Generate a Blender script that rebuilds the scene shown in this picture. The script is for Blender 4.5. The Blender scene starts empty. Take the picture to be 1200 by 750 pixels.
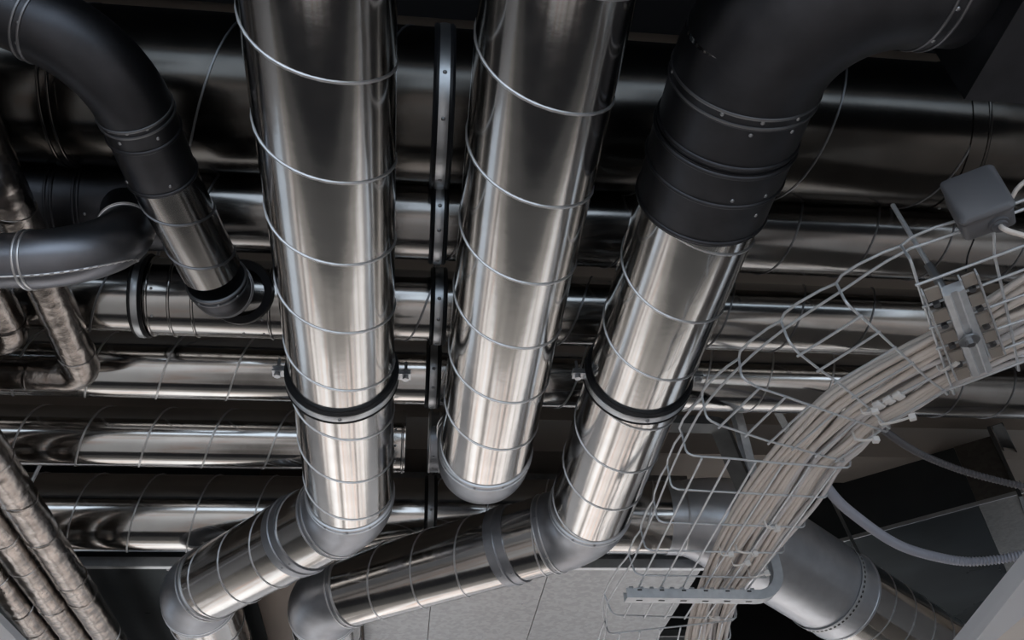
import bpy, math, random
from mathutils import Vector, Matrix
random.seed(7)
C = bpy.context.scene.collection
SC = bpy.context.scene

# ------------------------------------------------------------------ camera
F = 1040.0
ZC = 1.6
cy = Vector((-145, -875, -F)).normalized()
cx = Vector((9400, -320, -F)); cx = (cx - cx.dot(cy) * cy).normalized()
cz = cx.cross(cy)
M = Matrix((cx, cy, cz))                 # camera axes -> world axes
cam_d = bpy.data.cameras.new('camera')
cam_d.sensor_width = 36; cam_d.lens = 36 * F / 1200
cam_d.clip_start = 0.02
cam = bpy.data.objects.new('camera', cam_d); C.objects.link(cam)
cam.matrix_world = Matrix.Translation((0, 0, ZC)) @ M.to_4x4()
SC.camera = cam

def G(px, py, h):
    """point of the horizontal plane h metres above the lens that shows at a pixel"""
    d = M @ Vector((px - 600, 375 - py, -F))
    return Vector((d.x * h / d.z, d.y * h / d.z, h + ZC))

# ------------------------------------------------------------------ world, lights, exposure
SC.view_settings.view_transform = 'Standard'
SC.view_settings.look = 'None'
SC.view_settings.gamma = 1
SC.view_settings.exposure = 0.08
w = bpy.data.worlds.new('world'); SC.world = w; w.use_nodes = True
bg = w.node_tree.nodes['Background']
bg.inputs[0].default_value = (0.62, 0.75, 1.0, 1); bg.inputs[1].default_value = 0.03

def area(name, loc, target, sx, sy, power, col, spread=180):
    l = bpy.data.lights.new(name, 'AREA'); l.shape = 'RECTANGLE'; l.size = sx; l.size_y = sy
    l.energy = power; l.color = col; l.spread = math.radians(spread)
    o = bpy.data.objects.new(name, l); C.objects.link(o); o.location = loc
    o.rotation_euler = (Vector(target) - Vector(loc)).to_track_quat('-Z', 'Y').to_euler()
    return o
for lx in (-2.9, 0.0, 2.9):
    for ly in (6.1, 7.9):
        area('added_ceiling_light', (lx, ly, 3.25), (lx, ly, 0), 1.9, 0.5, 78, (0.96, 0.975, 1.0), 150)  # made-up overhead lights, brighten the far floor mirrored in the long ducts
    area('added_ceiling_light', (lx, -1.9, 3.25), (lx, -1.9, 0), 1.9, 0.5, 34, (0.97, 0.975, 1.0), 140)  # made-up near lights, brighten what the cross ducts mirror
area('window_daylight_left', (-4.95, 6.3, 1.5), (0, 6.3, 1.25), 3.4, 1.4, 6, (0.66, 0.82, 1.0))
area('added_side_light_right', (4.95, 6.3, 1.5), (0, 6.3, 1.25), 3.4, 1.4, 5, (0.66, 0.82, 1.0))  # made-up cool light at the solid right wall, rims the ducts
area('window_daylight_near', (0.0, -2.95, 2.0), (0, 0, 1.9), 7.4, 2.1, 62, (0.66, 0.82, 1.0))

# ------------------------------------------------------------------ materials
def mat(name, base, rough=0.5, metal=0.0, var=0.0, vscale=8.0, bump=0.0, bscale=60.0, stretch=(1, 1, 1), rvar=0.0, base2=None, kind='noise'):
    m = bpy.data.materials.new(name); m.use_nodes = True
    nt = m.node_tree; b = nt.nodes['Principled BSDF']
    b.inputs['Base Color'].default_value = (*base, 1)
    b.inputs['Roughness'].default_value = rough
    b.inputs['Metallic'].default_value = metal
    tc = nt.nodes.new('ShaderNodeTexCoord'); mp = nt.nodes.new('ShaderNodeMapping')
    mp.inputs['Scale'].default_value = stretch
    nt.links.new(tc.outputs['Object'], mp.inputs[0])
    def tex(sc):
        if kind == 'voronoi':
            t = nt.nodes.new('ShaderNodeTexVoronoi'); t.inputs['Scale'].default_value = sc
            nt.links.new(mp.outputs[0], t.inputs['Vector']); return t.outputs['Color']
        t = nt.nodes.new('ShaderNodeTexNoise'); t.inputs['Scale'].default_value = sc
        t.inputs['Detail'].default_value = 5
        nt.links.new(mp.outputs[0], t.inputs['Vector']); return t.outputs[0]
    if var or base2:
        r = nt.nodes.new('ShaderNodeValToRGB')
        b2 = base2 or tuple(c * (1 - var) for c in base)
        r.color_ramp.elements[0].color = (*b2, 1); r.color_ramp.elements[1].color = (*base, 1)
        r.color_ramp.elements[0].position = 0.35; r.color_ramp.elements[1].position = 0.65
        nt.links.new(tex(vscale), r.inputs[0]); nt.links.new(r.outputs[0], b.inputs['Base Color'])
    if rvar:
        mr = nt.nodes.new('ShaderNodeMapRange')
        mr.inputs['To Min'].default_value = max(0.03, rough - rvar); mr.inputs['To Max'].default_value = rough + rvar
        nt.links.new(tex(vscale * 1.7), mr.inputs[0]); nt.links.new(mr.outputs[0], b.inputs['Roughness'])
    if bump:
        bp = nt.nodes.new('ShaderNodeBump'); bp.inputs['Strength'].default_value = bump; bp.inputs['Distance'].default_value = 0.002
        nt.links.new(tex(bscale), bp.inputs['Height']); nt.links.new(bp.outputs[0], b.inputs['Normal'])
    return m

BRIGHT = mat('bright_galvanised', (0.66, 0.65, 0.635), 0.13, 1, var=0.10, vscale=14, rvar=0.05, bump=0.25, bscale=9)
DIMA = mat('shade_toned_galvanised', (0.10, 0.096, 0.09), 0.19, 1, var=0.25, vscale=9, rvar=0.05, bump=0.25, bscale=9)  # base colour darkened to stand in for the deep shade at the top
DIMC = mat('lightly_shade_toned_galvanised', (0.48, 0.47, 0.455), 0.16, 1, var=0.15, vscale=9, rvar=0.04, bump=0.25, bscale=9)  # milder step of the top shade, put into the third duct's colour
DIMB = mat('dark_and_shade_toned_galvanised', (0.33, 0.325, 0.32), 0.18, 1, var=0.2, vscale=9, rvar=0.05, bump=0.25, bscale=9)  # shade put into the colour of upper ducts; also a darker end piece
DSEAM = mat('dark_and_shade_toned_seam', (0.26, 0.265, 0.28), 0.42, 1, var=0.1)  # seams darkened along with their ducts, upper shade in the colour
DIMM = mat('shade_toned_matte_galvanised', (0.085, 0.088, 0.098), 0.42, 1, var=0.2, vscale=20, rvar=0.06)  # upper fittings and box with the top shade painted into the base
SEAM = mat('seam_galvanised', (0.80, 0.81, 0.83), 0.42, 1, var=0.1)
MATTE = mat('matte_galvanised', (0.44, 0.46, 0.50), 0.38, 0.85, var=0.16, vscale=22, rvar=0.08, bump=0.15, bscale=30)
SHEET = mat('spangled_sheet', (0.34, 0.355, 0.37), 0.33, 1, var=0.16, vscale=70, rvar=0.06, kind='voronoi')
ZINC = mat('zinc_wire', (0.76, 0.79, 0.82), 0.42, 0.5, var=0.12, vscale=60)
STRUT = mat('zinc_strut', (0.62, 0.65, 0.68), 0.36, 1, var=0.12, vscale=40)
DARKST = mat('dark_strut', (0.16, 0.17, 0.175), 0.42, 1, var=0.2, vscale=20)
SHEETK = mat('dark_and_reflection_sheet', (0.065, 0.072, 0.076), 0.40, 0.75, var=0.3, vscale=3)  # own tone of the dark ducts; painted dark reflection on the wide one
SHEETK.node_tree.nodes['Principled BSDF'].inputs['Specular Tint'].default_value = (0.25, 0.27, 0.28, 1)
MIDM = mat('dull_grey_galvanised', (0.26, 0.27, 0.30), 0.38, 1, var=0.15, vscale=14)
LITE = mat('highlight_toned_galvanised', (0.74, 0.77, 0.82), 0.33, 0.7, var=0.12, vscale=18)  # base raised on elbow and collar to imitate a window highlight
SHEETB = mat('brown_reflection_sheet', (0.105, 0.085, 0.070), 0.42, 1, var=0.2, vscale=4)  # tone stands in for a warm brown reflection in the sheet
SHEETD = mat('light_reflection_sheet', (0.16, 0.155, 0.145), 0.42, 1, var=0.16, vscale=70, rvar=0.06, kind='voronoi')  # lighter tone paints a light reflection on the angled duct
RUBBER = mat('black_rubber', (0.012, 0.013, 0.016), 0.38, 0, var=0.2)
SCREW = mat('screw_steel', (0.38, 0.39, 0.41), 0.3, 1)
FOIL = mat('aluminium_foil', (0.42, 0.385, 0.36), 0.24, 1, var=0.4, vscale=30, bump=1.0, bscale=38, rvar=0.08)
CABLE = mat('cable_sheath', (0.92, 0.85, 0.79), 0.5, 0, var=0.06, vscale=5)
CABLE2 = mat('cable_sheath_cool', (0.86, 0.84, 0.84), 0.5, 0, var=0.06, vscale=5)
TIE = mat('white_nylon', (0.92, 0.91, 0.89), 0.4)
PLAST = mat('grey_plastic', (0.14, 0.143, 0.155), 0.45)
HOSE = mat('conduit_plastic', (0.50, 0.51, 0.58), 0.42)
HOSED = mat('conduit_dark', (0.16, 0.155, 0.165), 0.45)
PANEL = mat('painted_panel', (0.74, 0.77, 0.82), 0.5)
CREAM = mat('cream_panel', (0.88, 0.83, 0.78), 0.6)
CONC = mat('ceiling_concrete', (0.30, 0.26, 0.225), 0.85, 0, var=0.15, vscale=3, bump=0.3)
BEAM = mat('beam_concrete', (0.42, 0.38, 0.34), 0.8, 0, var=0.08, vscale=3)
WALL = mat('wall_paint', (0.26, 0.26, 0.265), 0.8, 0, var=0.06, vscale=2)
HOLE = mat('hole_dark', (0.05, 0.05, 0.05), 0.8)

# ------------------------------------------------------------------ object helpers
def mesh_obj(name, V, Fc, m, parent=None, smooth=True, origin=None):
    o0 = Vector(origin) if origin is not None else (parent['_o'] if parent is not None and '_o' in parent else None)
    off = Vector(o0) if o0 is not None else Vector((0, 0, 0))
    me = bpy.data.meshes.new(name)
    me.from_pydata([tuple(Vector(v) - off) for v in V], [], Fc); me.update()
    if smooth:
        me.polygons.foreach_set('use_smooth', [True] * len(me.polygons)); me.set_sharp_from_angle(angle=math.radians(50))
    if m: me.materials.append(m)
    o = bpy.data.objects.new(name, me); C.objects.link(o)
    if parent is not None: o.parent = parent
    if origin is not None and parent is None: o.location = off
    return o
ORG = {}
def thing(name, label, cat, loc, group=None):
    o = bpy.data.objects.new(name, None); C.objects.link(o); o.location = loc
    o.empty_display_size = 0.05
    o['label'] = label; o['category'] = cat
    if group: o['group'] = group
    ORG[o.name] = Vector(loc)
    return o
def root_off(p):
    while p.parent is not None: p = p.parent
    return ORG.get(p.name, Vector((0, 0, 0)))
def part(name, VF, m, parent, smooth=True):
    V, Fc = VF
    off = root_off(parent)
    me = bpy.data.meshes.new(name)
    me.from_pydata([tuple(Vector(v) - off) for v in V], [], Fc); me.update()
    if smooth:
        me.polygons.foreach_set('use_smooth', [True] * len(me.polygons)); me.set_sharp_from_angle(angle=math.radians(50))
    me.materials.append(m)
    o = bpy.data.objects.new(name, me); C.objects.link(o); o.parent = parent
    return o
def solo(name, VF, m, label, cat, group=None, smooth=True):
    V, Fc = VF
    c = sum((Vector(v) for v in V), Vector()) / len(V)
    o = mesh_obj(name, V, Fc, m, None, smooth, c)
    o['label'] = label; o['category'] = cat
    if group: o['group'] = group
    return o
def struct(name, VF, m, smooth=False):
    V, Fc = VF
    o = mesh_obj(name, V, Fc, m, None, smooth); o['kind'] = 'structure'; return o

def join(*vfs):
    V = []; Fc = []
    for v, f in vfs:
        n = len(V); V += list(v); Fc += [tuple(i + n for i in q) for q in f]
    return V, Fc

def box(x0, x1, y0, y1, z0, z1):
    V = [(x, y, z) for z in (z0, z1) for y in (y0, y1) for x in (x0, x1)]
    return V, [(0, 2, 3, 1), (4, 5, 7, 6), (0, 1, 5, 4), (2, 6, 7, 3), (0, 4, 6, 2), (1, 3, 7, 5)]
def obox(c, ax, ay, az, bev=0.0):
    """box about c with half-vectors ax ay az; bev cuts the edges"""
    c = Vector(c); ax, ay, az = Vector(ax), Vector(ay), Vector(az)
    if not bev:
        V = [c + ax * i + ay * j + az * k for k in (-1, 1) for j in (-1, 1) for i in (-1, 1)]
        return V, [(0, 2, 3, 1), (4, 5, 7, 6), (0, 1, 5, 4), (2, 6, 7, 3), (0, 4, 6, 2), (1, 3, 7, 5)]
    lx, ly, lz = ax.length, ay.length, az.length
    ux, uy, uz = ax / lx, ay / ly, az / lz
    rings = []
    def ring(hx, hy, z):
        r = []
        for (sx, sy) in ((1, 1), (-1, 1), (-1, -1), (1, -1)):
            a0 = {(1, 1): 0, (-1, 1): 90, (-1, -1): 180, (1, -1): 270}[(sx, sy)]
            for k in range(4):
                a = math.radians(a0 + k * 30)
                r.append(c + ux * (sx * (hx - bev) + bev * math.cos(a)) + uy * (sy * (hy - bev) + bev * math.sin(a)) + uz * z)
        return r
    b2 = bev * 0.5
    rings = [ring(lx - b2, ly - b2, -lz), ring(lx, ly, -lz + b2), ring(lx, ly, lz - b2), ring(lx - b2, ly - b2, lz)]
    V = sum(rings, []); n = 16; Fc = []
    for i in range(3):
        for k in range(n): Fc.append((i * n + k, i * n + (k + 1) % n, (i + 1) * n + (k + 1) % n, (i + 1) * n + k))
    Fc.append(tuple(reversed(range(n)))); Fc.append(tuple(3 * n + k for k in range(n)))
    return V, Fc

def frames(pts, ref=None):
    pts = [Vector(p) for p in pts]; n = len(pts); T = []
    for i in range(n):
        a = pts[max(i - 1, 0)]; b = pts[min(i + 1, n - 1)]
        T.append((b - a).normalized())
    if ref is None:
        ref = Vector((0, 0, 1)) if abs(T[0].z) < 0.9 else Vector((0, 1, 0))
    N = (ref - ref.dot(T[0]) * T[0]).normalized(); NN = [N]
    for i in range(1, n):
        N = NN[-1]; ax = T[i - 1].cross(T[i])
        if ax.length > 1e-7:
            ang = T[i - 1].angle(T[i]); N = Matrix.Rotation(ang, 3, ax.normalized()) @ N
        N = (N - N.dot(T[i]) * T[i]).normalized(); NN.append(N)
    return pts, T, NN
def tube(pts, r, n=12, caps=True, ref=None, jitter=0.0):
    pts, T, N = frames(pts, ref); V = []; Fc = []
    for i, p in enumerate(pts):
        B = T[i].cross(N[i]); ri = r[i] if isinstance(r, (list, tuple)) else r
        for k in range(n):
            a = 2 * math.pi * k / n
            rr = ri * (1 + (random.uniform(-jitter, jitter) if jitter else 0))
            V.append(p + (N[i] * math.cos(a) + B * math.sin(a)) * rr)
    m = len(pts)
    for i in range(m - 1):
        for k in range(n):
            Fc.append((i * n + k, i * n + (k + 1) % n, (i + 1) * n + (k + 1) % n, (i + 1) * n + k))
    if caps:
        Fc.append(tuple(reversed(range(n)))); Fc.append(tuple((m - 1) * n + k for k in range(n)))
    return V, Fc
def sweep_rect(pts, ref, w, d):
    """flat strip swept along pts, w across ref-direction normal, d along ref"""
    pts, T, N = frames(pts, ref); V = []; Fc = []
    for i, p in enumerate(pts):
        B = T[i].cross(N[i])
        for (a, b) in ((1, 1), (-1, 1), (-1, -1), (1, -1)):
            V.append(p + N[i] * (d * a) + B * (w * b))
    m = len(pts)
    for i in range(m - 1):
        for k in range(4): Fc.append((i * 4 + k, i * 4 + (k + 1) % 4, (i + 1) * 4 + (k + 1) % 4, (i + 1) * 4 + k))
    Fc.append((3, 2, 1, 0)); Fc.append(tuple((m - 1) * 4 + k for k in range(4)))
    return V, Fc
def sweep_prof(pts, ref, prof, close=True):
    pts, T, N = frames(pts, ref); V = []; Fc = []; n = len(prof)
    for i, p in enumerate(pts):
        B = T[i].cross(N[i])
        for (a, b) in prof: V.append(p + N[i] * a + B * b)
    m = len(pts)
    for i in range(m - 1):
        for k in range(n if close else n - 1): Fc.append((i * n + k, i * n + (k + 1) % n, (i + 1) * n + (k + 1) % n, (i + 1) * n + k))
    if close: Fc.append(tuple(reversed(range(n)))); Fc.append(tuple((m - 1) * n + k for k in range(n)))
    return V, Fc
def basis(axis):
    a = Vector(axis).normalized()
    u = Vector((0, 0, 1)) if abs(a.z) < 0.9 else Vector((0, 1, 0))
    u = (u - u.dot(a) * a).normalized(); return a, u, a.cross(u)
def ring(c, axis, prof, n=64, a0=0, a1=360):
    """lathe of profile [(along, radius)] round axis at c"""
    a, u, v = basis(axis); c = Vector(c); V = []; Fc = []; m = len(prof); full = abs(a1 - a0) >= 360
    st = n if full else n + 1
    for i in range(st):
        t = math.radians(a0 + (a1 - a0) * i / n)
        d = u * math.cos(t) + v * math.sin(t)
        for (s, r) in prof: V.append(c + a * s + d * r)
    for i in range(n):
        j = (i + 1) % st if full else i + 1
        for k in range(m): Fc.append((i * m + k, j * m + k, j * m + (k + 1) % m, i * m + (k + 1) % m))
    return V, Fc
def bead(c, axis, r, h=0.003, w=0.004, n=56):
    return ring(c, axis, [(-w, r - 0.0015), (-w * 0.6, r + h * 0.75), (0, r + h), (w * 0.6, r + h * 0.75), (w, r - 0.0015)], n)
def helix(p0, p1, R, pitch, phase=0, hand=1, tr=0.0027, n=30, bulge=0.0006):
    p0, p1 = Vector(p0), Vector(p1); L = (p1 - p0).length
    a, u, v = basis(p1 - p0); turns = L / pitch; N = max(6, int(turns * n)); pts = []
    for i in range(N + 1):
        t = i / N; an = -hand * 2 * math.pi * turns * t + phase
        pts.append((p0 + a * (L * t), u * math.cos(an) + v * math.sin(an)))
    V = []; Fc = []
    # low rounded lock seam: 4 points across
    prof = [(-tr * 1.15, -0.0012), (-tr * 0.6, tr * 0.8), (tr * 0.6, tr * 0.8), (tr * 1.15, -0.0012)]
    for (p, d) in pts:
        for (s, h) in prof: V.append(p + a * s + d * (R + h))
    for i in range(N):
        for k in range(3): Fc.append((i * 4 + k, i * 4 + k + 1, (i + 1) * 4 + k + 1, (i + 1) * 4 + k))
    return V, Fc
def arc_path(p0, pc, p1, R, n=14):
    """fillet of corner pc: start, arc points, end"""
    pc = Vector(pc); d0 = (Vector(p0) - pc).normalized(); d1 = (Vector(p1) - pc).normalized()
    ang = d0.angle(d1); t = R / math.tan(ang / 2)
    a = pc + d0 * t; b = pc + d1 * t
    cen = pc + (d0 + d1).normalized() * (R / math.sin(ang / 2))
    va = a - cen; vb = b - cen; tot = va.angle(vb); ax = va.cross(vb).normalized()
    return [cen + Matrix.Rotation(tot * i / n, 3, ax) @ va for i in range(n + 1)]
def cyl(c, axis, r, L, n=10, cap_r=None):
    a, u, v = basis(axis); c = Vector(c)
    return tube([c - a * L / 2, c + a * L / 2], r, n)
def arc_pts(c, u, v, r, a0, a1, n):
    return [Vector(c) + Vector(u) * (r * math.cos(math.radians(a0 + (a1 - a0) * i / n))) + Vector(v) * (r * math.sin(math.radians(a0 + (a1 - a0) * i / n))) for i in range(n + 1)]
def crom(P, n=8):
    P = [Vector(p) for p in P]; out = []
    Q = [P[0] * 2 - P[1]] + P + [P[-1] * 2 - P[-2]]
    for i in range(1, len(Q) - 2):
        a, b, c, d = Q[i - 1], Q[i], Q[i + 1], Q[i + 2]
        for k in range(n):
            t = k / n
            out.append(0.5 * ((2 * b) + (c - a) * t + (2 * a - 5 * b + 4 * c - d) * t * t + (3 * b - a - 3 * c + d) * t ** 3))
    out.append(P[-1]); return out

RIVET = None
def rivet(parent, p, nrm, s=0.0032, name='rivet'):
    """small domed rivet with a shared mesh"""
    global RIVET
    if RIVET is None:
        V = []; Fc = []
        for (r, z) in ((1.0, 0), (0.85, 0.35), (0.45, 0.6)):
            for k in range(8): V.append((r * math.cos(k * math.pi / 4), r * math.sin(k * math.pi / 4), z))
        V.append((0, 0, 0.68))
        for i in range(2):
            for k in range(8): Fc.append((i * 8 + k, i * 8 + (k + 1) % 8, (i + 1) * 8 + (k + 1) % 8, (i + 1) * 8 + k))
        for k in range(8): Fc.append((16 + k, 16 + (k + 1) % 8, 24))
        RIVET = bpy.data.meshes.new('rivet'); RIVET.from_pydata(V, [], Fc)
        RIVET.polygons.foreach_set('use_smooth', [True] * len(RIVET.polygons)); RIVET.materials.append(SCREW)
    o = bpy.data.objects.new(name, RIVET); C.objects.link(o); o.parent = parent
    o.location = Vector(p) - root_off(parent); o.scale = (s, s, s)
    o.rotation_euler = Vector(nrm).to_track_quat('Z', 'Y').to_euler()
    return o
def rivets_round(parent, c, axis, r, angs, s=0.0032):
    a, u, v = basis(axis)
    for t in angs:
        d = u * math.cos(math.radians(t)) + v * math.sin(math.radians(t))
        rivet(parent, Vector(c) + d * r, d, s)

# ------------------------------------------------------------------ duct builder
def section(root, p0, p1, r, pitch=0.165, phase=0.0, hand=1, m=None, seam=True, n=72):
    s = part('duct_section', tube([p0, p1], r, n), m or BRIGHT, root)
    if seam: part('lock_seam', helix(p0, p1, r, pitch, phase, hand), DSEAM if m in (DIMA, DIMB, DIMC, DIMM) else SEAM, s)
    return s
def collar(root, p0, p1, r, beads=(0.5,), m=None, name='coupling', riv=()):
    p0, p1 = Vector(p0), Vector(p1); L = (p1 - p0).length; a = (p1 - p0).normalized()
    c = part(name, join(ring(p0, a, [(0, r - 0.004), (0, r), (L, r), (L, r - 0.004)], 72)), m or MATTE, root, smooth=False)
    for pl in c.data.polygons: pl.use_smooth = True
    try: c.data.set_sharp_from_angle(angle=math.radians(40))
    except Exception: pass
    for b in beads: part('bead', bead(p0 + a * (L * b), a, r), m or MATTE, c)
    for (t, angs) in riv: rivets_round(c, p0 + a * (L * t), a, r, angs)
    return c
def elbow(root, p0, pc, p1, R, r, m=None, col=0.03, riv=(150, 180, 210, 270), crease=False):
    pts = arc_path(p0, pc, p1, R)
    d0 = (pts[0] - Vector(pc)).normalized(); d1 = (pts[-1] - Vector(pc)).normalized()
    full = [pts[0] + d0 * col] + pts + [pts[-1] + d1 * col]
    e = part('elbow', tube(full, r + 0.002, 72), m or MATTE, root)
    for (p, d) in ((pts[0] + d0 * col * 0.25, d0), (pts[-1] + d1 * col * 0.25, d1), (full[0], d0), (full[-1], d1)):
        part('bead', bead(p, d, r + 0.0015, 0.0028, 0.003), DSEAM if m is DIMM else SEAM, e)
    rivets_round(e, full[0] - d0 * 0.010, d0, r + 0.002, riv)
    rivets_round(e, full[-1] - d1 * 0.010, d1, r + 0.002, riv)
    return full[0], full[-1], e
def clamp(center, axis, r, label, group=None, width=0.02, rod=None, stubs=False, boltang=None, ears=True, thick=0.003, rub=0.006):
    c = Vector(center); t = thing('pipe_clamp', label, 'clamp', c, group)
    a, u, v = basis(axis)
    W = width / 2
    part('rubber_lining', ring(c, a, [(-W, r), (-W - 0.001, r + rub * 0.8), (-W * 0.80, r + rub * 1.5), (-W * 0.5, r + rub), (W * 0.5, r + rub), (W * 0.80, r + rub * 1.5), (W + 0.001, r + rub * 0.8), (W, r)], 80), RUBBER, t)
    part('band', ring(c, a, [(-W * 0.5, r + rub * 0.6), (-W * 0.5, r + rub + thick * 0.6), (0, r + rub + thick), (W * 0.5, r + rub + thick * 0.6), (W * 0.5, r + rub * 0.6)], 80), STRUT, t)
    if boltang is not None:
        for b in boltang:
            d = u * math.cos(math.radians(b)) + v * math.sin(math.radians(b))
            rivet(t, c + d * (r + rub + thick * 0.8), d, 0.0042, 'screw')
    if ears:
        for s in (-1, 1):
            e = c + v * s * (r + rub + 0.013)
            ear = part('ear', join(obox(e + u * 0.004, v * 0.013, u * 0.0018, a * 0.010), obox(e - u * 0.004, v * 0.013, u * 0.0018, a * 0.010)), STRUT, t, smooth=False)
            part('bolt', join(cyl(e + v * s * 0.003 - u * 0.010, u, 0.0065, 0.006, 6), cyl(e + v * s * 0.003 + u * 0.012, u, 0.003, 0.036, 8), cyl(e + v * s * 0.003 + u * 0.009, u, 0.0062, 0.005, 6)), STRUT, ear, smooth=False)
    if rod: part('threaded_rod', tube([c + Vector((0, 0, r + rub)), Vector((c.x, c.y, rod))], 0.004, 8), STRUT, t)
    return t

HL = 1.035           # height of the long runs above the lens
ZL = HL + ZC
RL = 0.100
HCEIL = 1.75; ZCE = ZC + HCEIL

# ------------------------------------------------------------------ room
struct('floor', box(-5.2, 5.2, -3.2, 9.2, -0.1, 0), None)
def floor_mat():
    m = bpy.data.materials.new('floor_boards'); m.use_nodes = True; nt = m.node_tree; b = nt.nodes['Principled BSDF']
    tc = nt.nodes.new('ShaderNodeTexCoord')
    def nz(sc, seed, scale, det):
        mp = nt.nodes.new('ShaderNodeMapping'); mp.inputs['Scale'].default_value = sc; mp.inputs['Location'].default_value = (seed, seed * 0.7, 0)
        nt.links.new(tc.outputs['Object'], mp.inputs[0])
        t = nt.nodes.new('ShaderNodeTexNoise'); t.inputs['Scale'].default_value = scale; t.inputs['Detail'].default_value = det
        nt.links.new(mp.outputs[0], t.inputs['Vector']); return t.outputs[0]
    n1 = nz((1.0, 0.01, 1), 3.1, 2.1, 2); n2 = nz((0.12, 1.0, 1), 8.3, 1.1, 3)
    mx = nt.nodes.new('ShaderNodeMix'); mx.inputs[0].default_value = 0.18
    nt.links.new(n1, mx.inputs[2]); nt.links.new(n2, mx.inputs[3])
    t = mx
    r = nt.nodes.new('ShaderNodeValToRGB'); cr = r.color_ramp
    cr.elements[0].position = 0.41; cr.elements[0].color = (0.13, 0.115, 0.105, 1)
    cr.elements[1].position = 0.60; cr.elements[1].color = (0.60, 0.59, 0.575, 1)
    for p, c in ((0.435, (0.27, 0.235, 0.205, 1)), (0.465, (0.43, 0.415, 0.40, 1)), (0.50, (0.55, 0.53, 0.51, 1)), (0.52, (0.40, 0.20, 0.11, 1)), (0.54, (0.49, 0.47, 0.455, 1))):
        e = cr.elements.new(p); e.color = c
    nt.links.new(t.outputs[0], r.inputs[0]); nt.links.new(r.outputs[0], b.inputs['Base Color'])
    b.inputs['Roughness'].default_value = 0.6
    return m
bpy.data.objects['floor'].data.materials.clear(); bpy.data.objects['floor'].data.materials.append(floor_mat())
DARKMASK = mat('added_dark_matte', (0.02, 0.02, 0.022), 0.9)  # black for the added floor strip, ceiling shade sheet and dark board
DARKMASK.node_tree.nodes['Principled BSDF'].inputs['Specular IOR Level'].default_value = 0.08
struct('added_floor_strip_2', box(-5.0, 5.0, 2.1, 3.0, 0, 0.006), DARKMASK)  # added unseen floor strip, keeps reflections in the upper long ducts dark
struct('added_floor_strip_3', box(-5.0, 5.0, 3.0, 3.9, 0, 0.005), mat('added_dark_strip', (0.05, 0.048, 0.045), 0.8, var=0.1))  # added unseen strip, next step of the darkened reflections
struct('added_floor_strip_5', box(-5.0, 5.0, 3.9, 4.7, 0, 0.004), mat('added_grey_strip', (0.22, 0.20, 0.18), 0.7, var=0.3, vscale=1.6, stretch=(1, .05, 1)))  # added unseen strip, eases the step to the bright floor
struct('ceiling_shade_sheet', box(-5.0, 5.0, -1.0, 1.05, ZCE - 0.03, ZCE), DARKMASK)  # dark sheet that paints shade over the near ceiling
struct('ceiling', box(-5.2, 5.2, -3.2, 9.2, ZCE, ZCE + 0.1), CONC)
struct('wall_left', box(-5.2, -5.0, -3.2, 9.2, 0, ZCE), WALL)
struct('wall_right', box(5.0, 5.2, -3.2, 9.2, 0, ZCE), WALL)
struct('wall_far', box(-5.2, 5.2, 9.0, 9.2, 0, ZCE), WALL)
struct('wall_near', box(-5.2, 5.2, -3.2, -3.0, 0, ZCE), mat('near_wall_paint', (0.52, 0.50, 0.47), 0.8, 0, var=0.06, vscale=2))
struct('added_dark_board', box(0.97, 5.0, 4.15, 4.25, ZC + 1.1, ZCE), DARKMASK)  # added dark board covering the too bright ceiling behind
yb0 = G(660, 561, 1.62).y
yb1 = G(660, 529, 1.62).y
struct('trim_1', box(-5.0, 5.0, yb1, yb0, ZC + 1.62, ZCE), BEAM)

# ------------------------------------------------------------------ transverse ducts
def cross_y(py, h, r):
    """y of a left-right duct whose lower outline shows at pixel row py"""
    g = G(600, py, 1.0); el = math.atan2(1.0, g.y)
    lo, hi = 0.3, 5.0
    for _ in range(60):
        y = (lo + hi) / 2
        e = math.atan2(h, y) - math.asin(r / math.hypot(h, y))
        if e > el: lo = y
        else: hi = y
    return y
XW = 2.4
TR = {}
def cross_duct(key, py, h, r, label, pitch, x0=-XW, x1=XW, hand=1, phase=0):
    y = cross_y(py, h, r); z = h + ZC
    TR[key] = (y, z, r)
    t = thing('spiral_duct', label, 'duct', (0, y, z))
    return t, y, z

tA, yA, zA = cross_duct('A', 222, 1.45, 0.152, 'largest and highest left-to-right spiral duct, nearest the dark top edge', 0.2)
xa = [G(x, 130, 1.45).x for x in (98, 1125)]
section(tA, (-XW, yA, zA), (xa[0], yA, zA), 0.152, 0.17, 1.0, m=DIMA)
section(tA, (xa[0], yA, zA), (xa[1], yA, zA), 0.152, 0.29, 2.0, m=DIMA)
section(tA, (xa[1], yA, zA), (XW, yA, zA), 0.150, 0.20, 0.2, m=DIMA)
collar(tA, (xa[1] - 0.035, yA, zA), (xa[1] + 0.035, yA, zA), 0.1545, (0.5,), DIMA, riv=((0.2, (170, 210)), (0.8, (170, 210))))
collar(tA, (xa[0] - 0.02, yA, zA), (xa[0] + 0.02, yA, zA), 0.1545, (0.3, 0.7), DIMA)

tB, yB, zB = cross_duct('B', 309, 1.345, 0.086, 'left-to-right spiral duct just below the largest one, second from top', 0.17)
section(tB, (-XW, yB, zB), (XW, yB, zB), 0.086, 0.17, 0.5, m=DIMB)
xb = [G(x, 240, 1.345).x for x in (40, 78, 108)]
collar(tB, (xb[0], yB, zB), (xb[1], yB, zB), 0.089, (0.9,), DIMM)
collar(tB, (xb[1], yB, zB), (xb[2], yB, zB), 0.0885, (0.1, 0.9), DIMM)
xb2 = G(150, 250, 1.345).x
tee = collar(tB, (xb[2], yB, zB), (xb2 + 0.11, yB, zB), 0.090, (0.02, 0.98), DIMM, name='tee_fitting', riv=((0.1, (150, 190)),))

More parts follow.
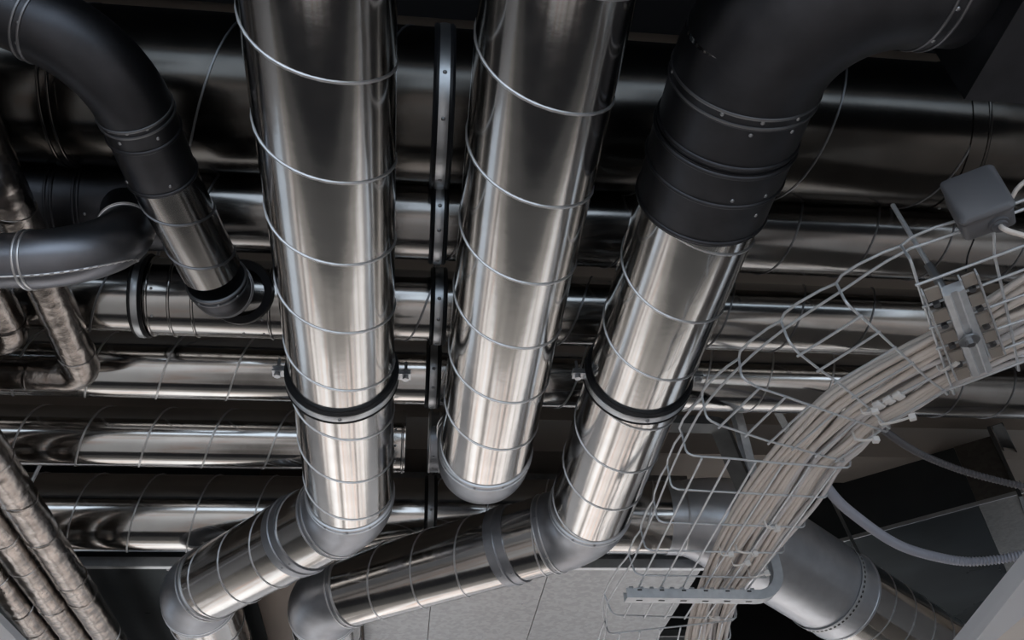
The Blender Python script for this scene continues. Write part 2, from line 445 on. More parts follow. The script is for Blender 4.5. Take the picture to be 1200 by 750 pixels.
tC, yC, zC_ = cross_duct('C', 403, 1.28, 0.078, 'left-to-right spiral duct third from top, with the slanting branch tapped into it', 0.165)
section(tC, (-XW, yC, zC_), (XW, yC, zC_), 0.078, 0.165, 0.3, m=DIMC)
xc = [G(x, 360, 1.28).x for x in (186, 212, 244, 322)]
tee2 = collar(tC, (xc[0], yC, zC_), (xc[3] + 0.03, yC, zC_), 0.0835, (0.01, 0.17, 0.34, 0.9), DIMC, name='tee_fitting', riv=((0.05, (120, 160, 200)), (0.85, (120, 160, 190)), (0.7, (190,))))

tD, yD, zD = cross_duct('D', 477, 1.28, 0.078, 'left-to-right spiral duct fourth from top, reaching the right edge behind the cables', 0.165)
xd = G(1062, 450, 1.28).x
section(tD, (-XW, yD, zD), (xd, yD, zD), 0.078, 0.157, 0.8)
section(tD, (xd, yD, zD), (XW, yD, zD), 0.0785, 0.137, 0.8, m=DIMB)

# fifth cross duct drops into the middle long duct: one run
XM = 0.167
hE = 1.235; rE = 0.074
g = G(300, 549, 1.0); el = math.atan2(1.0, math.hypot(g.y, 0)); lo, hi = 0.5, 4
for _ in range(60):
    yE = (lo + hi) / 2
    if math.atan2(hE, yE) - math.asin(rE / math.hypot(hE, yE)) > el: lo = yE
    else: hi = yE
tE = thing('spiral_duct', 'middle fat long duct ending in a rounded blunt tip, joined to fifth cross duct', 'duct', (XM, 1.0, ZL))
zE = hE + ZC
xe = G(466, 515, hE).x
section(tE, (-XW, yE, zE), (xe, yE, zE), rE, 0.150, 0.9)
collar(tE, (xe - 0.015, yE, zE), (xe + 0.02, yE, zE), rE + 0.005, (0.8,), BRIGHT, riv=((0.3, (100, 130, 160, 190, 220)),))
pe0, pe1, _e = elbow(tE, (xe, yE, zE), (XM - 0.03, yE, zE), (XM + 0.0, yE - 0.1, zE - 0.16), 0.06, rE + 0.001, MATTE, 0.035)
yM = 1.80
section(tE, (XM, -0.6, ZL), (XM, yM - 0.135, ZL), RL, 0.165, 2.0)
elbow(tE, (XM, 0, ZL), (XM, yM, ZL), (XM, yM, ZL + 1), 0.115, RL, MATTE, 0.02, riv=(120, 165, 200, 240))

# sixth cross duct with its sweeping elbow to the right
hF = 1.28; rF = 0.112
yF = cross_y(649, hF, rF); zF = hF + ZC
tF = thing('spiral_duct', 'lowest cross duct, sweeping down to bottom right through a broad smooth elbow', 'duct', (0, yF, zF))
pc = G(846, 600, hF); pc.y = yF; pc.z = zF
pE = G(970, 688, 1.17); rG = 0.152
dF = (pE - pc).normalized()
pEnd = pc + dF * 2.2
arcF = arc_path((0, yF, zF), pc, pEnd, 0.42, 18)
a0 = arcF[0] - Vector((0.05, 0, 0)); a1 = arcF[-1]
radF = [rF + 0.002] + [rF + 0.002 + (rG - rF) * min(1, i / 12) for i in range(19)]
eF = part('elbow', tube([a0] + arcF, radF, 72), LITE, tF)
part('bead', bead(arcF[0], (1, 0, 0), rF + 0.002), SEAM, eF)
part('bead', bead(a1, dF, rG + 0.001), SEAM, eF)
section(tF, (-XW, yF, zF), a0, rF, 0.165, 1.6)
k1 = pE + dF * 0.07
collar(tF, a1, k1, rG + 0.003, (0.98,), LITE)
section(tF, k1, pEnd, rG, 0.105, 0.4)
# strap round it
tS = thing('hanging_strap', 'perforated steel strap looped under the smooth fitting at bottom right', 'strap', pE + Vector((0, 0, rG)))
a_, u_, v_ = basis(dF)
sp = pE + dF * -0.02
sgn = 1 if v_.x > 0 else -1
loop = arc_pts(sp, u_, v_, rG + 0.007, 60, 300, 48)
topL = G(975, 560, 1.5)
def hang(p, q, n=8): return [p.lerp(q, i / n) for i in range(1, n + 1)]
V, Fc = [], []
stp = []
Lr = rG + 0.007
pts = [sp + u_ * (Lr * math.cos(math.radians(t))) + v_ * (Lr * math.sin(math.radians(t))) for t in range(70, 291, 5)]
ws = 0.0115
for p in pts: V += [p - dF * ws, p + dF * ws, p + dF * ws + (p - sp).normalized() * 0.0012, p - dF * ws + (p - sp).normalized() * 0.0012]
for i in range(len(pts) - 1):
    for k in range(4): Fc.append((i * 4 + k, (i + 1) * 4 + k, (i + 1) * 4 + (k + 1) % 4, i * 4 + (k + 1) % 4))
part('band', (V, Fc), ZINC, tS, smooth=False)
for s, e in ((pts[0], pts[0] + Vector((-0.06, 0.02, 0.42))), (pts[-1], pts[-1] + Vector((-0.05, 0.02, 0.42)))):
    q = [s.lerp(e, i / 4) for i in range(5)]
    part('band_tail', sweep_rect(q, v_, ws, 0.0006), STRUT, tS, smooth=False)
for t in range(72, 290, 6):
    d = u_ * math.cos(math.radians(t)) + v_ * math.sin(math.radians(t)); p = sp + d * (Lr + 0.0014)
    tt = (u_ * -math.sin(math.radians(t)) + v_ * math.cos(math.radians(t)))
    part('slot', obox(p, tt * 0.0042, dF * 0.0028, d * 0.0005), HOLE, tS, smooth=False)

# ------------------------------------------------------------------ long ducts
def long_run(key, X, c1, c2, label, phase, yN=-0.6, top=None):
    t = thing('spiral_duct', label, 'duct', (X, 1.0, ZL))
    P1 = G(c1[0], c1[1], HL); P1.x = X
    P2 = G(c2[0], c2[1], HL)
    P3 = P2 + Vector((0.0, 1.5, 0))
    d = (P2 - P1).normalized()
    s0, s1, _e = elbow(t, (X, 0, ZL), P1, P2, 0.15, RL, MATTE, 0.02)
    t0, t1, _e = elbow(t, P1, P2, P3, 0.15, RL, MATTE, 0.02)
    section(t, (X, yN, ZL), s0, RL, 0.165, phase)
    cl = 0.11
    section(t, s1, s1 + d * cl, RL - 0.0005, 0.11, phase + 2)
    collar(t, s1 + d * cl * 0.8, s1 + d * (cl + 0.03), RL + 0.003, (0.5,), MATTE, riv=((0.2, (150, 200)), (0.8, (130, 200))))
    section(t, s1 + d * cl, t0, RL, 0.135, phase + 1)
    section(t, t1, P3, RL, 0.165, phase)
    return t, P1, P2
X1 = -0.134; X3 = 0.447
t1_, P11, P12 = long_run('one', X1, (411, 594), (230, 692), 'left fat long duct running straight down, then bending away to the lower left', 1.0)
yT3 = 0.62
t3_, P31, P32 = long_run('three', X3, (692, 614), (378, 700), 'right fat long duct leaning inwards, then bending toward the bottom centre', 2.6, yN=yT3)
# fittings at the near end of the third long duct and elbow to the right
gy = lambda px, py: G(px, py, HL).y
ya, yb, yc_, yd = gy(870, 96), gy(865, 150), gy(857, 190), gy(845, 236)
collar(t3_, (X3, ya, ZL), (X3, yb, ZL), RL + 0.004, (0.02, 0.9), DIMM, riv=((0.15, (150, 185)),))
collar(t3_, (X3, yb, ZL), (X3, yc_, ZL), RL + 0.006, (0.1, 0.95), DIMM, riv=((0.75, (150, 180)),))
collar(t3_, (X3, yc_, ZL), (X3, yd, ZL), RL + 0.004, (0.92,), DIMM, riv=((0.3, (150,)),))
Ytop = ya - 0.15
elbow(t3_, (X3, 1, ZL), (X3, ya - 0.19, ZL), (X3 + 2, ya - 0.19, ZL), 0.17, RL + 0.003, DIMM, 0.02)
xp = G(1130, 117, 0.90)
section(t3_, (X3 + 0.19, ya - 0.19, ZL), (xp.x + 0.02, ya - 0.19, ZL), RL, 0.165, 0, m=DIMM, seam=False)
# plenum box
tp = thing('plenum_box', 'dark rectangular sheet metal box at the top right corner', 'duct box', (xp.x + 0.3, xp.y - 0.3, xp.z))
part('casing', box(xp.x, xp.x + 0.8, xp.y - 0.75, xp.y, xp.z, xp.z + 0.30), DIMM, tp, smooth=False)
part('flange', join(box(xp.x - 0.012, xp.x + 0.0, xp.y - 0.75, xp.y, xp.z + 0.27, xp.z + 0.3)), STRUT, tp, smooth=False)

# clamps on the long ducts
yc1 = gy(400, 437)
clamp((X1, yc1, ZL), (0, 1, 0), RL, 'black rubber lined clamp with side bolts round the left fat long duct', None, 0.034, ZCE, boltang=(178,))
clamp((X3, gy(757, 440), ZL), (0, 1, 0), RL, 'black rubber lined clamp with side bolts round the right leaning long duct', None, 0.034, ZCE, boltang=(178,))
# clamps on the cross ducts behind the middle
for key, px, py, lab in (('A', 518, 120, 'highest clamp in the middle, round the largest cross duct'),
                         ('B', 513, 270, 'clamp in the middle round the second cross duct from top'),
                         ('C', 513, 362, 'clamp in the middle round the third cross duct from top'),
                         ('D', 507, 440, 'clamp in the middle round the fourth cross duct from top')):
    y, z, r = TR[key]
    x = G(px, py, z - ZC).x
    clamp((x, y, z), (1, 0, 0), r, 'black and steel ' + lab, None, 0.034 if key != 'A' else 0.038, ZCE, boltang=(120, 150, 200, 230), ears=False)
x = G(504, 600, hF).x
clamp((x, yF, zF), (1, 0, 0), rF, 'lowest black and steel clamp in the middle, round the lowest cross duct', None, 0.036, ZCE, boltang=(110,), ears=False)
x = G(176, 355, 1.28).x
clamp((x - 0.004, yC, zC_), (1, 0, 0), 0.0815, 'wide black rubber clamp at left beside the riveted tee fitting', None, 0.026, ZCE, ears=False)

# ------------------------------------------------------------------ slanting branch (upper left)
r4 = 0.054
tb = thing('branch_duct', 'slim spiral duct slanting down from the top left corner into the third cross duct', 'duct', G(183, 187, 1.14))
q0 = G(60, -60, 1.13); q1 = G(127, 62, 1.13); q2 = G(255, 332, 1.155)
e0, e1, _e = elbow(tb, G(30, 20, 1.17), q1, q2, 0.13, r4 + 0.001, DIMM, 0.015)
d4 = (q2 - q1).normalized()
tapx = q2 + d4 * 0.02
qm = G(190, 204, 1.142)
collar(tb, e1, qm, r4 + 0.002, (0.25, 0.97), DIMM, riv=((0.1, (140, 200)), (0.85, (150, 230))))
sec_end = G(247, 314, 1.153); q2 = G(258, 337, 1.156)
sad = Vector((G(284, 340, 1.25).x, yC - 0.86 * 0.082, zC_ - 0.5 * 0.082))
section(tb, qm, sec_end, r4, 0.112, 0.5, m=DIMB)
elbow(tb, sec_end, q2, sad, 0.03, r4, DIMM, 0.015, riv=(150, 190, 230))
part('saddle', join(ring(sad, (sad - q2), [(-0.01, r4 - 0.004), (-0.012, r4 + 0.012), (0.0, r4 + 0.014), (0.02, r4 + 0.004)], 48)), RUBBER, tb)
part('duct_section', tube([G(30, 20, 1.17) + (G(30, 20, 1.17) - q1).normalized() * 0.3, e0], r4, 48), DIMM, tb)

# smooth curved duct at left
ts = thing('curved_duct', 'smooth dull grey duct curving out to the left edge from the second cross duct', 'duct', G(80, 290, 1.05))
r5 = 0.0465
c0 = Vector((G(148, 262, 1.3).x, yB - 0.02, zB - 0.02)); c1_ = G(146, 300, 1.045); c2_ = G(-200, 314, 1.04)
f0, f1, eb = elbow(ts, c0, c1_, c2_, 0.105, r5, MIDM, 0.012, riv=(150,))
part('duct_section', tube([f1, c2_], r5 - 0.001, 48), MIDM, ts)
part('duct_section', tube([c0, f0], r5 - 0.001, 48), DIMM, ts)
# stitched seam along the outside of the elbow
ap = arc_path(c0, c1_, c2_, 0.105, 20) + [f1.lerp(c2_, 0.15), f1.lerp(c2_, 0.4)]
pp, TT, NN = frames(ap, Vector((0, 0, 1)))
for i in range(2, 21, 1):
    t = TT[i]; dn = Vector((0.0, -0.25, -1)); dn = (dn - dn.dot(t) * t).normalized()
    p = pp[i] + dn * (r5 + 0.0025)
    part('stitch', obox(p, t * 0.0032, dn * 0.0012, t.cross(dn) * 0.0016), SEAM, ts, smooth=False)
sm = [pp[i] + ((Vector((0.0, -0.25, -1)) - Vector((0.0, -0.25, -1)).dot(TT[i]) * TT[i]).normalized()) * (r5 + 0.0015) for i in range(len(pp))]
part('lap_seam', tube(sm, 0.0018, 6), SEAM, ts)

# ------------------------------------------------------------------ foil wrapped pipes
def foil_tube(path, r, n=36, step=0.008, amp=0.05):
    P = [Vector(p) for p in path]; out = []
    for a, b in zip(P[:-1], P[1:]):
        k = max(2, int((b - a).length / step))
        for i in range(k): out.append(a.lerp(b, i / k))
    out.append(P[-1])
    V, Fc = tube(out, r, n)
    pts, T, N = frames(out); W = []
    from mathutils import noise
    for i, p in enumerate(out):
        for k in range(n):
            v = Vector(V[i * n + k]); d = v - p
            f = noise.noise(v * 22) * 0.6 + (0.35 - abs(noise.noise(v * 45 + Vector((3, 1, 7))))) * 1.1 + (0.3 - abs(noise.noise(v * 95))) * 0.7
            W.append(p + d * (1 + amp * f))
    return W, Fc
def tape(c, axis, r):
    a = Vector(axis).normalized(); a = (a + Vector((random.uniform(-.2, .2), random.uniform(-.2, .2), random.uniform(-.2, .2)))).normalized()
    return ring(c, a, [(-0.004, r * 0.97), (-0.003, r + 0.002), (0.003, r + 0.0025), (0.0045, r * 0.97)], 32)
def foil_pipe(path, r, label, tapes, R=None, group=None):
    t = thing('insulated_pipe', label, 'pipe', path[0] if len(path) < 3 else path[1], group)
    if len(path) == 3:
        arc = arc_path(path[0], path[1], path[2], R or r * 1.15, 6); pts = [path[0]] + arc + [path[2]]
    else: pts = path
    part('foil_wrap', foil_tube(pts, r), FOIL, t)
    for (p, ax) in tapes: part('tape_joint', tape(p, ax, r), FOIL, t)
    return t
hi_ = 1.165; ri = 0.036
ca = G(101, 440, hi_)
cl_ = Vector((-2.0, ca.y, ca.z))
A0 = Vector((ca.x, 0.1, ca.z))
foil_pipe([A0, ca, cl_], ri, 'upper foil wrapped pipe with its corner over the fourth cross duct', [((ca.x, G(90, 413, hi_).y, ca.z), (0, 1, 0)), ((ca.x, G(30, 245, hi_).y, ca.z), (0, 1, 0)), ((G(42, 445, hi_).x, ca.y, ca.z), (1, 0, 0)), ((G(12, 447, hi_).x, ca.y, ca.z), (1, 0, 0))])
cb = G(17, 398, hi_)
foil_pipe([Vector((cb.x, 0.1, cb.z)), cb, Vector((-2.0, cb.y, cb.z))], ri, 'foil wrapped pipe turning a corner at the left edge below the smooth duct', [((cb.x, G(8, 378, hi_).y, cb.z), (0, 1, 0))])
hl = 1.03
for (px, py, r, lab) in ((98, 700, 0.039, 'foil wrapped pipe at bottom left, nearest the middle of the picture'),
                         (57, 700, 0.038, 'middle one of three parallel foil wrapped pipes at bottom left'),
                         (40, 731, 0.037, 'foil wrapped pipe in the very corner at bottom left')):
    c = G(px, py, hl)
    foil_pipe([Vector((c.x, 0.5, c.z)), Vector((c.x, 4.2, c.z))], r, lab, [((c.x, yy + random.uniform(-.05, .05), c.z), (0, 1, 0)) for yy in [1.3 + .2 * i for i in range(9)]])

# ------------------------------------------------------------------ rectangular ducts
h1 = 1.175
p = G(600, 661, h1); yR = p.y; xR = G(826, 661, h1).x
tr = thing('rectangular_duct', 'wide flat galvanised rectangular duct along the bottom edge behind the round ducts', 'duct', (0, yR, ZC + h1))
xs = [-2.6, -1.6, G(300, 700, h1).x, G(425, 720, h1).x, G(505, 705, h1).x, G(640, 680, h1).x, xR]
for a, b, ms in zip(xs[:-1], xs[1:], (SHEETK, SHEETK, SHEETB, SHEET, SHEET, SHEET)):  # left panels carry dark and brown reflections in their colour
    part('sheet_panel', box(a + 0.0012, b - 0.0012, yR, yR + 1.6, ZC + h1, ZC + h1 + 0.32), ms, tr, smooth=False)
part('flange', join(box(-2.6, xR, yR - 0.004, yR + 0.012, ZC + h1 - 0.014, ZC + h1), box(-2.6, xR, yR - 0.006, yR - 0.003, ZC + h1 - 0.014, ZC + h1 + 0.015)), STRUT, tr, smooth=False)
b = G(206, 666, h1)
part('flange_bolt', join(cyl(b + Vector((0, 0, -0.005)), (0, 1, 0), 0.011, 0.05, 8), cyl(b, (1, 0, 0), 0.007, 0.05, 8)), STRUT, tr)

td_ = thing('rectangular_duct', 'dark flat duct right of the galvanised one, glimpsed below the cable bundle', 'duct', (xR + 0.03, 3.3, ZC + 1.22))
part('sheet_panel', box(xR + 0.03, 1.22, 3.3, 4.1, ZC + 1.22, ZC + 1.5), SHEETK, td_, smooth=False)
part('flange', box(xR + 0.03, 1.22, 3.29, 3.30, ZC + 1.215, ZC + 1.24), DARKST, td_, smooth=False)
h2 = 1.40
b0 = G(985, 635, h2); b1 = G(1192, 579, h2)
dx = (b1 - b0).normalized(); dn = Vector((-dx.y, dx.x, 0))
if dn.y < 0: dn = -dn
t2 = thing('rectangular_duct', 'dark rectangular duct set at an angle on the right, behind the grey conduits', 'duct', b0)
L2 = (b1 - b0).length
def orient(a0, a1, w0, w1, z0, z1):
    V = []
    for z in (z0, z1):
        for w_ in (w0, w1):
            for a in (a0, a1): V.append(b0 + dx * a + dn * w_ + Vector((0, 0, z)))
    return V, [(0, 2, 3, 1), (4, 5, 7, 6), (0, 1, 5, 4), (2, 6, 7, 3), (0, 4, 6, 2), (1, 3, 7, 5)]
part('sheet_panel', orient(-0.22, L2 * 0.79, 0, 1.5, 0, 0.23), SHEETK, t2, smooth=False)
part('sheet_panel', orient(L2 * 0.79 + 0.001, L2, 0, 1.5, -0.0015, 0.232), SHEETD, t2, smooth=False)  # split off lighter to paint the light reflection at this end
part('flange', join(orient(-0.22, L2, -0.006, 0.0, -0.003, 0.004), orient(-0.22, L2 + 0.1, -0.010, -0.006, -0.006, 0.008)), STRUT, t2, smooth=False)
part('end_flange', orient(L2, L2 + 0.012, -0.02, 1.52, -0.02, 0.26), DARKST, t2, smooth=False)
# dark hanger strut beyond it
s0 = G(1168, 497, 1.7); s1_ = G(1215, 590, 1.6)
solo('hanger_strut', sweep_prof([s0, s1_], Vector((0, 0, 1)), [(0.0, -0.02), (0.0, 0.02), (-0.018, 0.02), (-0.018, 0.017), (-0.003, 0.017), (-0.003, -0.017), (-0.018, -0.017), (-0.018, -0.02)]), DARKST, 'dark slotted steel strut at the right edge above the angled rectangular duct', 'strut', smooth=False)

# ------------------------------------------------------------------ wire mesh cable tray
HT = 0.80
RIM = 0.052
g_ = lambda p, h=HT: G(p[0], p[1], h)
def lerp2(a, b, t): return (a[0] + (b[0] - a[0]) * t, a[1] + (b[1] - a[1]) * t)
# (rim point, bottom left corner, [six wire crossings], right end)
cw = {
 -5: ((1158, 250), (1165, 272), [(1165, 298), (1171, 324), (1177, 351), (1183, 378), (1188, 402), (1192, 424)], (1194, 434)),
 -4: ((1056, 288), (1067, 304), [(1075, 331), (1083, 357), (1091, 382), (1099, 406), (1107, 430), (1115, 453)], (1118, 462)),
 -3: ((980, 332), (992, 356), [(1007, 369), (1028, 388), (1047, 406), (1067, 424), (1086, 443), (1105, 457)], (1110, 462)),
 -2: ((915, 376), (924, 400), [(936, 414), (959, 432), (979, 446), (1000, 463), (1018, 478), (1036, 496)], (1042, 502)),
 -1: ((866, 420), (869, 443), [(888, 454), (919, 464), (947, 474), (975, 484), (1002, 493), (1030, 503)], (1038, 506)),
 0: ((823, 466), (828, 491), [(843, 498), (874, 508), (901, 517), (929, 524), (956, 532), (980, 538)], (987, 541)),
 1: ((799, 508), (805, 533), [(822, 535), (854, 537), (885, 540), (916, 543), (948, 545), (979, 548)], (993, 548)),
}
low = {2: ((782, 545), (787, 573), (966, 583)), 3: ((766, 586), (771, 612), (940, 618)), 4: ((751, 621), (757, 645), (916, 648)), 5: ((737, 650), (745, 674), (897, 677)),
       6: ((708, 696), (718, 721), (860, 725)), 7: ((709, 728), (713, 743), (858, 727)), 8: ((700, 762), (707, 780), (853, 750)), 9: ((690, 800), (697, 815), (847, 782))}
u6 = (0.09, 0.255, 0.42, 0.585, 0.755, 0.92)
for k, (a, b, c) in low.items():
    B, E_ = g_(b), g_(c)
    cw[k] = (a, b, [B.lerp(E_, u) for u in u6], c)
tray = thing('cable_tray', 'galvanised wire mesh cable tray curving from bottom centre up to the right edge', 'cable tray', g_((885, 540)))
wr = 0.0021
nodes = {}
rims = {}
for k, (rim, cor, nd, end) in cw.items():
    N = [v if isinstance(v, Vector) else g_(v) for v in nd]
    nodes[k] = N
    R_ = G(rim[0], rim[1], HT + RIM); rims[k] = R_
    Cn = g_(cor)
    s = (N[0] - Cn).normalized()
    E_ = g_(end)
    d = (E_ - N[-1]).normalized()
    bend_a = Cn + (R_ - Cn) * 0.22; bend_b = Cn + (N[0] - Cn) * (0.012 / max(0.012, (N[0] - Cn).length))
    path = [R_, Cn + (R_ - Cn) * 0.45, bend_a, Cn + (R_ - Cn) * 0.08 + s * 0.003, bend_b] + N + [E_, E_ + d * 0.006 + Vector((0, 0, 0.004)), E_ + d * 0.009 + Vector((0, 0, 0.012)), E_ + d * 0.012 + Vector((0, 0, RIM))]
    part('cross_wire', tube(path, wr, 8), ZINC, tray)
dz = Vector((0, 0, -2 * wr + 0.0006))
def seg(a, b, ext=0.004, z=dz):
    d = (b - a).normalized(); return tube([a - d * ext + z, b + d * ext + z], wr, 8)
for (a, b) in ((-4, -5), (-2, -3), (0, -1)):
    for i in range(6):
        A_, B_ = nodes[a][i], nodes[b][i]
        if (a, b) == (-4, -5): B_ = A_ + (B_ - A_) * 9.0
        part('long_wire', seg(A_, B_), ZINC, tray)
for i in range(6):
    P = [nodes[k][i] + dz for k in (1, 2, 3, 4, 5, 6)]
    part('long_wire', tube([P[0], P[-1]], wr, 8), ZINC, tray)
    P = [nodes[k][i] + dz for k in (7, 8, 9)]
    part('long_wire', tube(P, wr, 8), ZINC, tray)
# rim wires (top) and side wires: wavy top rim with a kink at every cross wire, straighter wire half way down
order = [-5, -4, -3, -2, -1, 0, 1, 2, 3, 4, 5, 6, 7, 8, 9]
far = rims[-5] + (rims[-5] - rims[-4]) * 8
out = Vector((-1, 0, 0))
pts = [far]
for i, k in enumerate(order):
    R_ = rims[k]
    if i:
        Rp = rims[order[i - 1]]
        d = (R_ - Rp); nrm = Vector((d.y, -d.x, 0)).normalized()
        if nrm.dot(nodes[k][3] - R_) > 0: nrm = -nrm
        if k < 2: pts += [Rp + d * 0.22 + nrm * 0.007, Rp + d * 0.6 + nrm * 0.012, Rp + d * 0.85 + nrm * 0.010]
        else: pts += [Rp + d * 0.3 + nrm * 0.005, Rp + d * 0.8 + nrm * 0.004]
    pts.append(R_)
part('rim_wire', tube(pts, wr * 1.05, 8), ZINC, tray)
mid = []
for k in order:
    Cn = g_(cw[k][1]); mid.append(rims[k].lerp(Cn, 0.42))
mid = [mid[0] + (mid[0] - mid[1]) * 8] + mid
part('side_wire', tube(crom(mid, 4), wr, 8), ZINC, tray)
# tray arm below: bright cantilever with a rounded corner
ta = thing('support_arm', 'bright zinc support arm with rounded corner under the cable tray', 'bracket', G(732, 694, HT - 0.012))
a0_ = G(732, 692, HT - 0.012); a1_ = G(885, 694, HT - 0.012)
ex = (a1_ - a0_).normalized(); up = Vector((0, 0, 1)); ey = up.cross(ex)
rc = 0.05
pth = [a0_, a1_] + [a1_ + ex * (rc * math.sin(t)) + up * (rc * (1 - math.cos(t))) for t in [math.pi / 2 * i / 8 for i in range(1, 9)]]
pth.append(pth[-1] + up * 0.9)
def chan(w_, d_, th):  # U section: web away from tray, lips up
    return [(0, -w_), (0, w_), (d_, w_), (d_, w_ - th), (th, w_ - th), (th, -w_ + th), (d_, -w_ + th), (d_, -w_)]
part('channel', sweep_prof(pth, up, [(a - 0.022, b) for a, b in chan(0.014, 0.022, 0.002)]), ZINC, ta, smooth=False)
nt_ = 13
for i in range(nt_):
    q = a0_.lerp(a1_, (i + 0.5) / nt_)
    part('tooth', obox(q + up * 0.0015 - ey * 0.013, ex * 0.0045, ey * 0.001, up * 0.0022), STRUT, ta, smooth=False)
for i in range(6):
    q = a0_.lerp(a1_, (i + 0.6) / 6)
    part('slot', obox(q - up * 0.0223, ex * 0.007, ey * 0.002, up * 0.0004), HOLE, ta, smooth=False)
    part('slot', obox(q - up * 0.004 - ey * 0.0142, ex * 0.005, ey * 0.0004, up * 0.0018), HOLE, ta, smooth=False)

# dark arm behind the tray
tk = thing('support_arm', 'dark steel bracket with rounded corner behind the cable tray', 'bracket', G(790, 495, 1.15))
k0 = G(775, 494, 1.12); k1_ = G(842, 496, 1.12); k2 = G(890, 610, 1.02)
ap = arc_path(k0, k1_, k2, 0.035, 6)
part('channel', sweep_prof([k0] + ap + [k2], up, [(a - 0.016, b) for a, b in chan(0.020, 0.022, 0.002)]), DARKST, tk, smooth=False)
q0_ = G(910, 480, 1.3); q1_ = G(936, 528, 1.3)
solo('steel_strip', sweep_rect([q0_, q1_], up, 0.010, 0.002), DARKST, 'short dark steel strip seen through the mesh behind the cable tray', 'strip', smooth=False)

# ------------------------------------------------------------------ cables
stn = [((775, 850), (832, 835)), ((798, 775), (850, 765)), ((806, 735), (858, 728)), ((815, 700), (874, 690)), ((826, 668), (898, 664)), ((846, 625), (925, 628)), ((872, 580), (958, 588)),
       ((902, 538), (985, 548)), ((933, 503), (1012, 528)), ((970, 468), (1038, 502)), ((1015, 438), (1075, 480)), ((1060, 412), (1107, 458)), ((1100, 388), (1130, 448)), ((1160, 350), (1172, 430)), ((1215, 316), (1225, 412)), ((1330, 250), (1350, 355)), ((1600, 100), (1660, 225)), ((2000, -90), (2100, 60))]
hcab = HT + 0.011
SL = [(G(a[0], a[1], hcab), G(b[0], b[1], hcab)) for a, b in stn]
NC = 27
for i in range(NC):
    lay = (0, 1, 2)[i % 3] if i % 5 else 0
    u0 = (i + 0.5) / NC
    ph = random.uniform(0, 6.28); am = random.uniform(0.02, 0.07); P = []
    fr = random.uniform(0.5, 1.0)
    for k, (a, b) in enumerate(SL):
        u = min(1.0, max(0.0, u0 + am * math.sin(fr * k + ph)))
        q = a.lerp(b, u); q.z += lay * 0.0095 + 0.002 * math.sin(k * 1.3 + ph * 2) - 0.002
        P.append(q)
    rr = random.choice((0.0044, 0.0048, 0.0052))
    solo('data_cable', tube(crom(P, 5), rr, 8), CABLE if random.random() < 0.72 else CABLE2, 'pale round cable in the curving bundle lying in the wire mesh tray', 'cable', 'cables in the mesh tray bundle')

# cable ties (strap loop + locking head)
def tie(px, py, w_, ang, lab, hh=HT - 0.008):
    c = G(px, py, hh); d = Vector((math.cos(math.radians(ang)), math.sin(math.radians(ang)), 0))
    t = thing('cable_tie', lab, 'cable tie', c)
    a = c - d * w_; b = c + d * w_
    loop = [a + up * 0.02, a + up * 0.004, a + d * 0.003, c - up * 0.002, b - d * 0.003, b + up * 0.004, b + up * 0.02]
    part('strap', sweep_rect(crom(loop, 3), up, 0.0028, 0.0009), TIE, t, smooth=False)
    part('locking_head', obox(b - up * 0.001, d * 0.0055, up * 0.005, d.cross(up) * 0.0048, 0.001), TIE, t, smooth=False)
tie(904, 618, 0.014, 20, 'white cable tie in mid bundle on the third wire above the bright arm')
tie(851, 650, 0.010, -20, 'white cable tie at the left side of the bundle above the bright arm')
tie(874, 647, 0.022, 15, 'white cable tie round the bundle centre, right of the left side tie')
tie(868, 661, 0.016, -30, 'small white cable tie just below the centre tie')
tie(889, 674, 0.020, -40, 'white cable tie with long loop at the right end above the bright arm')
tie(836, 724, 0.010, 10, 'white cable tie on the bundle below the bright arm')
tie(1018, 483, 0.010, -35, 'white cable tie on the upper bend of the bundle, leftmost of a pair')
tie(1050, 493, 0.026, -30, 'long white cable tie across the upper bend of the bundle')
tie(1014, 515, 0.018, -5, 'white cable tie at the outer edge of the bundle bend')
tie(1110, 430, 0.014, -70, 'white cable tie beside the slotted coupler plates')
# white push-in spacers on the bundle
for (px, py, wh) in ((1030, 475, 'lowest and leftmost'), (1042, 469, 'middle one'), (1053, 464, 'highest and rightmost')):
    c = G(px, py, HT - 0.004)
    solo('cable_clip', obox(c, Vector((0.008, 0.004, 0)), Vector((-0.003, 0.006, 0)), up * 0.004, 0.0015), TIE, 'small white plastic clip on the cable bundle bend, ' + wh + ' of three', 'clip', 'white clips on the bundle bend')

# ------------------------------------------------------------------ coupler hardware at right
def plate(p0, p1, w_, lab, n=4, h=HT - 0.010):
    a, b = G(*p0, h), G(*p1, h); d = (b - a).normalized(); s = up.cross(d); L = (b - a).length
    t = thing('slotted_plate', lab, 'bracket', a)
    parts_ = []
    # ladder of cross pieces leaving real slots
    parts_.append(obox(a.lerp(b, .5) + s * (w_ - 0.0012), d * (L / 2), s * 0.0012, up * 0.006))
    parts_.append(obox(a.lerp(b, .5) - s * (w_ - 0.0012), d * (L / 2), s * 0.0012, up * 0.006))
    part('side_rail', parts_[0], ZINC, t, smooth=False); part('side_rail', parts_[1], ZINC, t, smooth=False)
    for i in range(n + 1):
        f = (i + 0.15) / (n + 0.3)
        q = a.lerp(b, min(0.97, f + 0.02))
        part('web', obox(q, d * (L / n * 0.24), s * (w_ - 0.0035), up * 0.0015), BEAM, t, smooth=False)
        if i < n:
            q2_ = a.lerp(b, min(0.97, f + 0.02 + 0.5 / n))
            part('screw_head', cyl(q2_ + up * 0.003, up, 0.005, 0.006, 10), SCREW, t, smooth=False)
    return t
plate((1091, 338), (1129, 440), 0.013, 'slotted steel coupler plate on the tray, left of the central strut')
plate((1134, 322), (1168, 415), 0.012, 'slotted steel coupler plate on the tray, right of the central strut')
